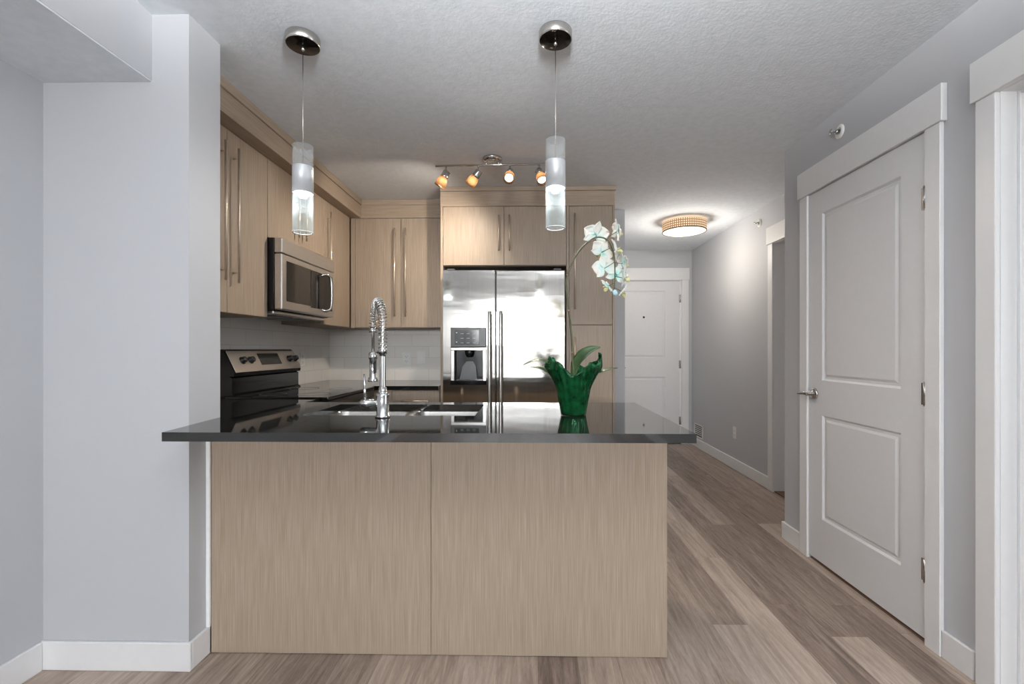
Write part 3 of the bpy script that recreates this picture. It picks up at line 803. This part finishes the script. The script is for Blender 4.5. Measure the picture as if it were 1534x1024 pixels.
ds = c.add('dispenser', box(B(), DX0 + .001, DX1 - .001, FF - .006, FF + .03, 1.205, DZ1 - .001, .006, 2), 'darkgrey', label='grey dispenser panel')
c.add('control_display', box(B(), DX0 + .03, DX1 - .055, FF - .0085, FF - .006, 1.225, 1.335, .001), 'display', ds)
for i in range(3):
    for j in range(3): c.add('control_mark', box(B(), DX0 + .075 + i * .045, DX0 + .098 + i * .045, FF - .0093, FF - .0084, 1.237 + j * .034, 1.240 + j * .034), 'mark', ds)
for i in range(2): c.add('indicator', box(B(), DX0 + .04, DX0 + .05, FF - .0093, FF - .0084, 1.24 + i * .07, 1.248 + i * .07), 'mark', ds)
bm = B()  # recess box
box(bm, DX0 + .001, DX1 - .001, FF + .056, FF + .066, DZ0, 1.204); box(bm, DX0 + .001, DX0 + .006, FF + .002, FF + .056, DZ0, 1.204)
box(bm, DX1 - .006, DX1 - .001, FF + .002, FF + .056, DZ0, 1.204)
rc = c.add('dispenser_recess', bm, 'blackgloss')
bm = B(); box(bm, DX0 + .001, DX1 - .001, FF - .006, FF + .02, 1.182, 1.204, .003); box(bm, DX0 + .001, DX0 + .028, FF - .005, FF + .02, .955, 1.182, .003); box(bm, DX1 - .028, DX1 - .001, FF - .005, FF + .02, .955, 1.182, .003)
c.add('dispenser_frame', bm, 'steel')
c.add('chute', lathe(B(), (-.462, FF + .03, 1.13), [(0, 0), (.02, 0), (.034, .03), (.034, .052), (0, .052)], 20), 'blackgloss', rc)
c.add('paddle', prism(B(), [(-.535, .965), (-.405, .965), (-.415, 1.06), (-.435, 1.10), (-.485, 1.10), (-.515, 1.06)], 'y', FF + .030, FF + .04), 'darkgrey', rc)
bm = B(); poly = [(DX0, FF + .05), (DX0, FF - .012)] + [(DX0 + (DX1 - DX0) * k / 10, FF - .012 - .026 * sin(pi * k / 10)) for k in range(1, 10)] + [(DX1, FF - .012), (DX1, FF + .05)]
c.add('drip_tray', prism(bm, poly, 'z', .928, .958), 'blackgloss', rc)
for x in (-.60, .20): c.add('hinge_cover', box(B(), x - .03, x + .03, FF + .01, FF + .12, 1.781, 1.795, .004), 'darkgrey')

# ================================================================== PENDANTS
def pendant(px, py, zb, label, cord_tilt):
    c = Thing('pendant_lamp', label, 'pendant lamp', (px, py, CH), group=None)
    cn = c.add('canopy', lathe(B(), (px, py, CH), [(0, -.001), (.064, -.001), (.065, -.004), (.065, -.032), (.062, -.035)], 40), 'nickel')
    c.add('canopy_plate', lathe(B(), (px, py, CH), [(.062, -.0348), (.061, -.0355), (0, -.0355)], 40), 'bronze', cn, label='dark glossy canopy underside')
    c.add('cord_grip', lathe(B(), (px, py, CH), [(0, -.036), (.007, -.036), (.007, -.05), (.003, -.056), (0, -.056)], 14), 'nickel', cn)
    zt = zb + .345
    m0, m1 = zb + .157, zb + .262
    c.add('cord', tube(B(), [(px, py, CH - .05), (px, py, (CH + m1) / 2), (px, py, m1)], .0016, 8), 'nickel')
    R = .0385
    def shell(z0, z1, mat, nm):
        return c.add(nm, lathe(B(), (px, py, 0), [(R, z0), (R, z1), (R - .004, z1), (R - .004, z0)], 40, close=True), mat)
    shell(m1 - .002, zt, 'tube', 'glass_tube'); gl = shell(zb, m0 + .002, 'tube_bubble', 'glass_tube')
    c.add('rim', lathe(B(), (px, py, 0), [(R + .0004, zb - .001), (R + .0004, zb + .002), (R - .0044, zb + .002), (R - .0044, zb - .001)], 40, close=True), 'frosted', gl, label='bright ground-glass rim')
    mt = c.add('socket_cover', lathe(B(), (px, py, 0), [(0, m1), (R + .0005, m1), (R + .001, m1 - .002), (R + .001, m0), (R - .0045, m0), (R - .0045, m0 + .012), (0, m0 + .012)], 40), 'satin', label='satin metal socket cylinder')
    c.add('lamp', lathe(B(), (px, py, 0), [(R - .005, m0 + .011), (R - .006, m0 + .001), (R * .5, m0 - .006), (R * .38, m0 - .016), (0, m0 - .020)], 32), 'led', mt, label='glowing white lamp')
    c.light('pendant_light', 'POINT', (px, py, m0 - .05), .45, (.95, .975, 1.0), shadow_soft_size=.02)
    return c
pendant(-.909, 1.823, 1.655, 'glass tube pendant lamp hanging in front of the left wall cabinets', 0)
pendant(.097, 1.808, 1.664, 'glass tube pendant lamp hanging in front of the refrigerator cabinet', 0)

# ================================================================== TRACK LIGHT
tx, ty = -.25, 3.0
c = Thing('track_light', 'chrome four-spot bar light on the ceiling before the refrigerator', 'ceiling light', (tx, ty, CH))
c.add('canopy', lathe(B(), (tx, ty, CH), [(0, -.001), (.065, -.001), (.064, -.012), (.055, -.022), (.04, -.024), (0, -.024)], 36), 'chrome')
bx0, bx1, bz = -.625, .125, 2.392
bm = B(); cyl(bm, (bx0, ty + .012, bz), (bx1, ty - .012, bz), .007, n=14)
for x in (-.04, .04): cyl(bm, (tx + x, ty, bz), (tx + x, ty, CH - .02), .005, n=10)
c.add('bar', bm, 'chrome')
heads = [(-.555, (-.45, .05, -.85)), (-.345, (-.62, .36, -.70)), (-.135, (-.05, -.72, -.75)), (.055, (.22, -.5, -.85))]
for i, (hx, d) in enumerate(heads):
    hy = ty + .012 - .024 * (hx - bx0) / (bx1 - bx0); d = Vector(d).normalized()
    piv = Vector((hx, hy, bz - .05)); o0 = piv - d * .012
    h = c.add('spot_head', lathe(B(), o0, [(0, -.004), (.020, -.004), (.023, 0), (.025, .030), (.027, .038), (.024, .040), (0, .040)], 24, d), 'chrome')
    bm = B(); cyl(bm, (hx, hy, bz), piv, .0055, n=12); cyl(bm, piv + Vector((-.028, 0, 0)), piv + Vector((.028, 0, 0)), .004, n=10)
    c.add('stem', bm, 'chrome', h)
    c.add('glass_shade', lathe(B(), o0, [(.024, .038), (.033, .062), (.037, .105), (.034, .105), (.030, .062), (.021, .040)], 28, d, close=True), 'amber', h, label='amber glass shade')
    c.add('lamp', lathe(B(), o0, [(0, .041), (.014, .045), (.024, .075), (.026, .092), (.018, .098), (0, .099)], 20, d), 'spotlamp', h, label='glowing warm lamp')
    tgt = o0 + d * .112
    lo = c.light('spot_light', 'SPOT', tgt, (12, 19, 23, 17)[i], (1.0, .88, .75), spot_size=radians((165, 165, 136, 136)[i]), spot_blend=1.0, shadow_soft_size=.022)
    lo.rotation_euler = d.to_track_quat('-Z', 'Y').to_euler()

# ================================================================== FLUSH DRUM LIGHT
lx, ly = 1.49, 4.50
c = Thing('flush_ceiling_light', 'round woven drum light glowing on the hall ceiling', 'ceiling light', (lx, ly, CH))
c.add('canopy', lathe(B(), (lx, ly, CH), [(0, -.001), (.13, -.001), (.13, -.02), (0, -.02)], 32), 'trim')
c.add('drum_shade', lathe(B(), (lx, ly, CH), [(.205, -.018), (.205, -.105), (.202, -.105), (.202, -.018)], 56, close=True), 'shade')
c.add('rim', lathe(B(), (lx, ly, CH), [(.2065, -.100), (.2065, -.106), (.2, -.106), (.2, -.100)], 56, close=True), 'bronze', label='dark lower rim')
c.add('diffuser', lathe(B(), (lx, ly, CH), [(.2, -.1), (.2, -.104), (.15, -.112), (0, -.118)], 48), 'diffuser')
c.add('finial', lathe(B(), (lx, ly, CH), [(.018, -.117), (.018, -.122), (.008, -.13), (0, -.132)], 18), 'nickel')
c.light('drum_lamp', 'POINT', (lx, ly, CH - .32), 9, (1, .93, .84), shadow_soft_size=.12)

# ================================================================== SMALL WALL FITTINGS
def outlet(face, axis, u, z, label, sgn=-1, switch=False):
    loc = (u, face, z) if axis == 'y' else (face, u, z)
    c = Thing('wall_switch' if switch else 'wall_outlet', label, 'switch' if switch else 'outlet', loc)
    def bb(bm, u0, u1, d0, d1_, z0, z1, bev=0):
        a, b = sorted((face + sgn * d0, face + sgn * d1_))
        return box(bm, u + u0, u + u1, a, b, z + z0, z + z1, bev) if axis == 'y' else box(bm, a, b, u + u0, u + u1, z + z0, z + z1, bev)
    p = c.add('cover_plate', bb(B(), -.036, .036, 0, .005, -.058, .058, .002), 'plate')
    if switch:
        c.add('rocker', bb(B(), -.016, .016, .005, .008, -.033, .033, .001), 'plate'); return
    for k in (-.021, .021):
        s = c.add('socket', bb(B(), -.017, .017, .005, .007, k - .014, k + .014, .001), 'plate')
        for q in (-.007, .007): c.add('slot', bb(B(), q - .0012, q + .0012, .0069, .0074, k - .003, k + .006), 'slot', s)
        c.add('slot', bb(B(), -.002, .002, .0069, .0074, k - .011, k - .007), 'slot', s)
outlet(4.12, 'y', -1.115, 1.105, 'white outlet on the end-wall backsplash nearer the faucet')
outlet(4.12, 'y', -.985, 1.118, 'white switch plate on the end-wall backsplash nearer the refrigerator', switch=True)
outlet(-1.812, 'x', 3.62, 1.11, 'white outlet on the tile just right of the range control panel', sgn=1)
outlet(2.03, 'x', 4.615, .362, 'white low outlet on the hall wall', sgn=-1)

# return-air grille on hall wall
c = Thing('vent_grille', 'white slotted air vent low on the hall wall', 'vent', (2.03, 5.6, .2))
bm = B(); y0, y1, z0, z1 = 5.46, 5.74, .125, .285
for a, b, p, q in ((y0, y1, z0, z0 + .014), (y0, y1, z1 - .014, z1), (y0, y0 + .02, z0, z1), (y1 - .02, y1, z0, z1)): box(bm, 2.022, 2.03, a, b, p, q, .001)
c.add('frame', bm, 'plate')
c.add('backing', box(B(), 2.0285, 2.0298, y0 + .02, y1 - .02, z0 + .014, z1 - .014), 'black', label='dark duct standing for shade between slats')  # thin black sheet on the wall, painting in the shade behind the slats
bm = B()
for k in range(5): z = z0 + .034 + k * .0225; c.add('slat', box(B(), 2.022, 2.028, y0 + .02, y1 - .02, z, z + .009, .001), 'plate')

def sprinkler(x, y, z, label):
    c = Thing('sprinkler_head', label, 'sprinkler', (x, y, z))
    ax = Vector((-1, 0, 0))
    c.add('escutcheon', lathe(B(), (x, y, z), [(.036, 0), (.036, .003), (.025, .008), (.018, .009), (.018, .004), (0, .004)], 28, ax), 'plate')
    bm = lathe(B(), (x, y, z), [(0, .004), (.011, .004), (.011, .02), (.007, .024), (0, .024)], 16, ax)
    for s in (-1, 1): tube(bm, [(x - .022, y + .009 * s, z), (x - .034, y + .011 * s, z), (x - .046, y + .003 * s, z)], .0022, 8)
    lathe(bm, (x, y, z), [(0, .046), (.013, .046), (.013, .048), (0, .05)], 16, ax)
    c.add('nozzle', bm, 'chrome')
sprinkler(1.6, 2.413, 2.317, 'white sidewall sprinkler above the closet door')
sprinkler(2.03, 4.12, 2.309, 'small sidewall sprinkler high on the hall wall')
# strike plate on the open doorway's jamb
single('strike_plate', box(B(), 1.70, 1.725, 1.5955, 1.597, .90, .965, .0004), 'nickel', 'metal strike plate on the bright jamb at right edge', 'strike plate', (1.7125, 1.596, .93))

# ================================================================== ADDED BOWL UPLIGHT near the camera, unseen fill for ceiling and room
gx, gy, gz = 0.0, .25, 1.98
c = Thing('fill_bowl', 'added white opaque bowl, an unseen uplight filling the room from above the photographer', 'pendant lamp', (gx, gy, CH))
c.add('canopy', lathe(B(), (gx, gy, CH), [(0, -.001), (.06, -.001), (.06, -.02), (0, -.02)], 32), 'nickel')
c.add('rod', cyl(B(), (gx, gy, CH - .02), (gx, gy, gz + .01), .004), 'nickel')
c.add('bowl', lathe(B(), (gx, gy, gz), [(0, 0), (.10, .012), (.18, .05), (.21, .10), (.204, .10), (.175, .055), (.097, .018), (0, .006)], 48), 'trim')
lo = c.light('uplight', 'SPOT', (gx + .03, gy, gz + .068), 135, (.955, .98, 1.0), spot_size=radians(176), spot_blend=.2, shadow_soft_size=.14)
lo.rotation_euler = (pi, 0, 0)

# ================================================================== ORCHID
ox, oy, oz = .18, 1.947, .9142
K = 1 / 354.0
def px(x, y, dy=0.0):   # stem drawing measured on the plant's own plane, in metres
    return Vector(((x - 795) * K, oy + dy, 1.19 - (y - 523) * K))
c = Thing('potted_orchid', 'blue-tinted white orchid in a green foil-wrapped pot on the worktop', 'potted plant', (ox, oy, oz))
NA, NH = 96, 22
bm = B(); rings = []
for j in range(NH + 1):
    t_ = j / NH; ring = []
    for i in range(NA):
        a = 2 * pi * i / NA
        cc = abs(cos(a)); fl = cc ** 1.1
        top = .168 + .074 * fl + .012 * sin(5 * a + 1) + .008 * sin(11 * a)
        h = top * t_
        prof = .052 + .020 * min(1, h / .11) + (max(0, h - .11) / .09) ** 1.25 * (.026 + .022 * fl)
        if h > .2: prof -= (h - .2) * (1.15 if cos(a) < 0 else .8) * fl
        pleat = 1 + .035 * sin(17 * a + 2 * t_) * (.3 + t_) + .02 * sin(31 * a) * t_
        r = prof * pleat
        ring.append(bm.verts.new((ox + r * cos(a), oy + r * sin(a), oz + h + .002)))
    rings.append(ring)
for a, b in zip(rings[:-1], rings[1:]):
    for i in range(NA):
        f = bm.faces.new((a[i], a[(i + 1) % NA], b[(i + 1) % NA], b[i])); f.smooth = True
bm.faces.new(rings[0][::-1])
wrap = c.add('foil_wrap', bm, 'foil', label='crinkled green foil wrap')
sol = wrap.modifiers.new('thick', 'SOLIDIFY'); sol.thickness = .0012; sol.offset = -1
c.add('pot', lathe(B(), (ox, oy, oz), [(0, .004), (.048, .004), (.066, .13), (.063, .13), (.060, .118), (0, .118)], 36), 'blackgloss')
c.add('moss', lathe(B(), (ox, oy, oz), [(.060, .119), (.045, .128), (.02, .133), (0, .134)], 24), 'moss')
stem = smooth_path([px(861, 578), px(858.8, 559), px(857, 520, .004), px(854.5, 484, .006), px(852, 465, .006), px(849.3, 443, .004), px(848, 422), px(852, 406, -.002), px(860.6, 386, -.004), px(870, 373, -.006), px(880, 364, -.01), px(891, 357.8, -.015), px(902.5, 358.5, -.02), px(910.6, 365.5, -.024), px(915.8, 379.5, -.028), px(918, 395, -.03), px(918.6, 414, -.03), px(917.8, 434, -.028)], 5)
st = c.add('stem', tube(B(), stem, [.0046 - .0021 * i / len(stem) for i in range(len(stem))], 8), 'stem')
bm = B()
for q in (559, 505, 466, 443, 410): pass
c.add('stake', tube(B(), [px(862, 580, .006), px(860.4, 540, .008), px(859.5, 503, .009)], .0022, 8), 'stake')
bm = B()
for (a, b) in ((526, .002), (466, .006), (413, 0)):
    pt = min(stem, key=lambda p: abs(p.z - (1.19 - (a - 523) * K)) + (0 if p.x < .24 else 9)); cyl(bm, pt - Vector((0, 0, .004)), pt + Vector((0, 0, .004)), .0052, n=8)
c.add('node', bm, 'stake', st)

def leaf(pts, widths, up=(0, 0, 1), cup=.25):
    bm = B(); pts = smooth_path(pts, 5); n = len(pts); rows = []
    for i, p in enumerate(pts):
        t_ = i / (n - 1); d = (pts[min(i + 1, n - 1)] - pts[max(i - 1, 0)]).normalized(); s_ = d.cross(Vector(up)).normalized(); nn = s_.cross(d)
        f = t_ * (len(widths) - 1); k = min(int(f), len(widths) - 2); w = widths[k] + (widths[k + 1] - widths[k]) * (f - k)
        rows.append([bm.verts.new(p + s_ * (w * q) + nn * (abs(q) * w * cup)) for q in (-1, -.5, 0, .5, 1)])
    for a, b in zip(rows[:-1], rows[1:]):
        for k in range(4):
            f = bm.faces.new((a[k], a[k + 1], b[k + 1], b[k])); f.smooth = True
    return bm
def addleaf(*a, **k):
    o = c.add('leaf', leaf(*a, **k), 'leaf'); m_ = o.modifiers.new('thick', 'SOLIDIFY'); m_.thickness = .0016
addleaf([px(858, 570), px(862, 545, .0), px(872, 531, -.01), px(884, 523, -.015), px(898, 520, -.02)], [.006, .021, .024, .017, .001], up=(-.25, -.85, .45), cup=.15)
addleaf([px(850, 572, -.01), px(835, 552, -.02), px(815, 541, -.03), px(800, 540, -.035), px(784, 545.5, -.04)], [.008, .02, .022, .014, .001], up=(0, -.25, 1))
addleaf([px(850, 574, .01), px(838, 564, .01), px(820, 557, .02), px(808, 552, .02), px(795, 550, .02)], [.008, .018, .02, .014, .001], up=(0, -.3, 1))
addleaf([px(868, 572, .01), px(884, 563, .01), px(900, 557, .0), px(912, 553.5, 0), px(925, 551, 0)], [.008, .018, .019, .013, .001], up=(0, -.25, 1))

def petal_mesh(bm, lay, C, d, side, nrm, ln, wd, curl, tint0, shape='petal'):
    nu, nv_ = 8, 6; g = []
    for i in range(nu + 1):
        u = i / nu
        w = wd * (sin(pi * min(1, u ** .75 * .94 + .04)) ** .75 if shape == 'petal' else sin(pi * min(1, u * .93 + .06)))
        row = []
        for j in range(nv_ + 1):
            q = j / nv_ * 2 - 1
            p = C + d * (ln * u) + side * (w * q) + nrm * (curl * u * u - .18 * wd * q * q * u + .002 * sin(9 * u + 5 * q))
            v = bm.verts.new(p); v[lay] = tint0 + .34 * (1 - u) ** 1.5 - .05 * u
            row.append(v)
        g.append(row)
    for i in range(nu):
        for j in range(nv_):
            f = bm.faces.new((g[i][j], g[i][j + 1], g[i + 1][j + 1], g[i + 1][j])); f.smooth = True

def flower(C, face, roll, size, tint0=0.0, stem_pt=None, openness=1.0):
    face = Vector(face).normalized(); x, y = frame_of(face)
    def dirn(a): return x * cos(a) + y * sin(a)
    bm = B(); lay = bm.verts.layers.float.new('tint')
    for k, a in enumerate((90, 210, 330)):      # sepals
        a = radians(a + roll); d = (dirn(a) * openness + face * (1 - openness) * .8).normalized(); petal_mesh(bm, lay, C - face * .002, d, dirn(a + pi / 2), face, size * .52, size * .155, -.006 * openness, tint0 + .05, 'sepal')
    for a in (18, 162):                        # wide petals
        a = radians(a + roll); d = (dirn(a) * openness + face * (1 - openness) * .8).normalized(); petal_mesh(bm, lay, C + face * .002, d, dirn(a + pi / 2), face, size * .53, size * .29, -.004, tint0)
    fo = c.add('flower', bm, 'petal')
    m_ = fo.modifiers.new('thick', 'SOLIDIFY'); m_.thickness = .0009
    bm = B(); a = radians(270 + roll); dd = (dirn(a) * .55 + face * .8).normalized()
    lathe(bm, C, [(0, 0), (.005, .003), (.0075, .010), (.009, .018), (.004, .026), (0, .028)], 12, dd)
    for s in (-1, 1): tube(bm, [C + face * .004, C + face * .010 + dirn(radians(roll)) * .008 * s, C + face * .018 + dirn(radians(roll)) * .012 * s + dirn(a) * -.003], [.003, .004, .001], 8)
    c.add('lip', bm, 'lip', fo, label='yellow-green lip')
    if stem_pt is not None: c.add('pedicel', tube(B(), smooth_path([stem_pt, (stem_pt + C) / 2 - face * .012, C - face * .003], 4), .0013, 6), 'stem', fo)
def near(x, y):
    return min(stem, key=lambda p: (p.x - (x - 795) * K) ** 2 + (p.z - (1.19 - (y - 523) * K)) ** 2)
# flowers hang round the arching end of the stem, each turned its own way
flower(px(893, 350, .022), (-.15, .85, .35), 8, .112, .02, near(892, 358))
flower(px(925, 347, .01), (.86, .1, .10), 25, .105, .0, near(908, 362))
flower(px(901, 377, .018), (-.35, .85, -.05), 30, .105, .05, near(914, 374))
flower(px(921, 377, -.028), (.72, -.15, .15), -10, .10, .0, near(915, 377))
flower(px(905, 402, .012), (-.30, .88, -.1), -15, .112, .05, near(918, 395))
flower(px(932, 396, -.018), (.84, .2, .12), 12, .095, .03, near(918, 394))
flower(px(924, 412, .012), (.35, .82, -.1), 20, .09, .09, near(918, 408))
flower(px(933, 418, -.02), (.88, -.1, 0), -20, .085, .05, near(918.5, 414))
flower(px(909, 430, -.02), (-.55, .35, -.45), 40, .075, .07, near(918, 428), .8)
flower(px(930, 438, -.02), (.75, -.1, -.55), 10, .07, .02, near(918, 433), .8)
def bud(C, d, r, mat):
    bm = B(); lay = bm.verts.layers.float.new('tint'); lathe(bm, C, [(0, -r * 1.3), (r * .7, -r * .9), (r, 0), (r * .8, r * .8), (0, r * 1.5)], 14, Vector(d)); return c.add('bud', bm, mat, label='blue closed bud')
bud(px(919, 440, -.028), (.15, -.2, -1), .0105, 'petal_blue')
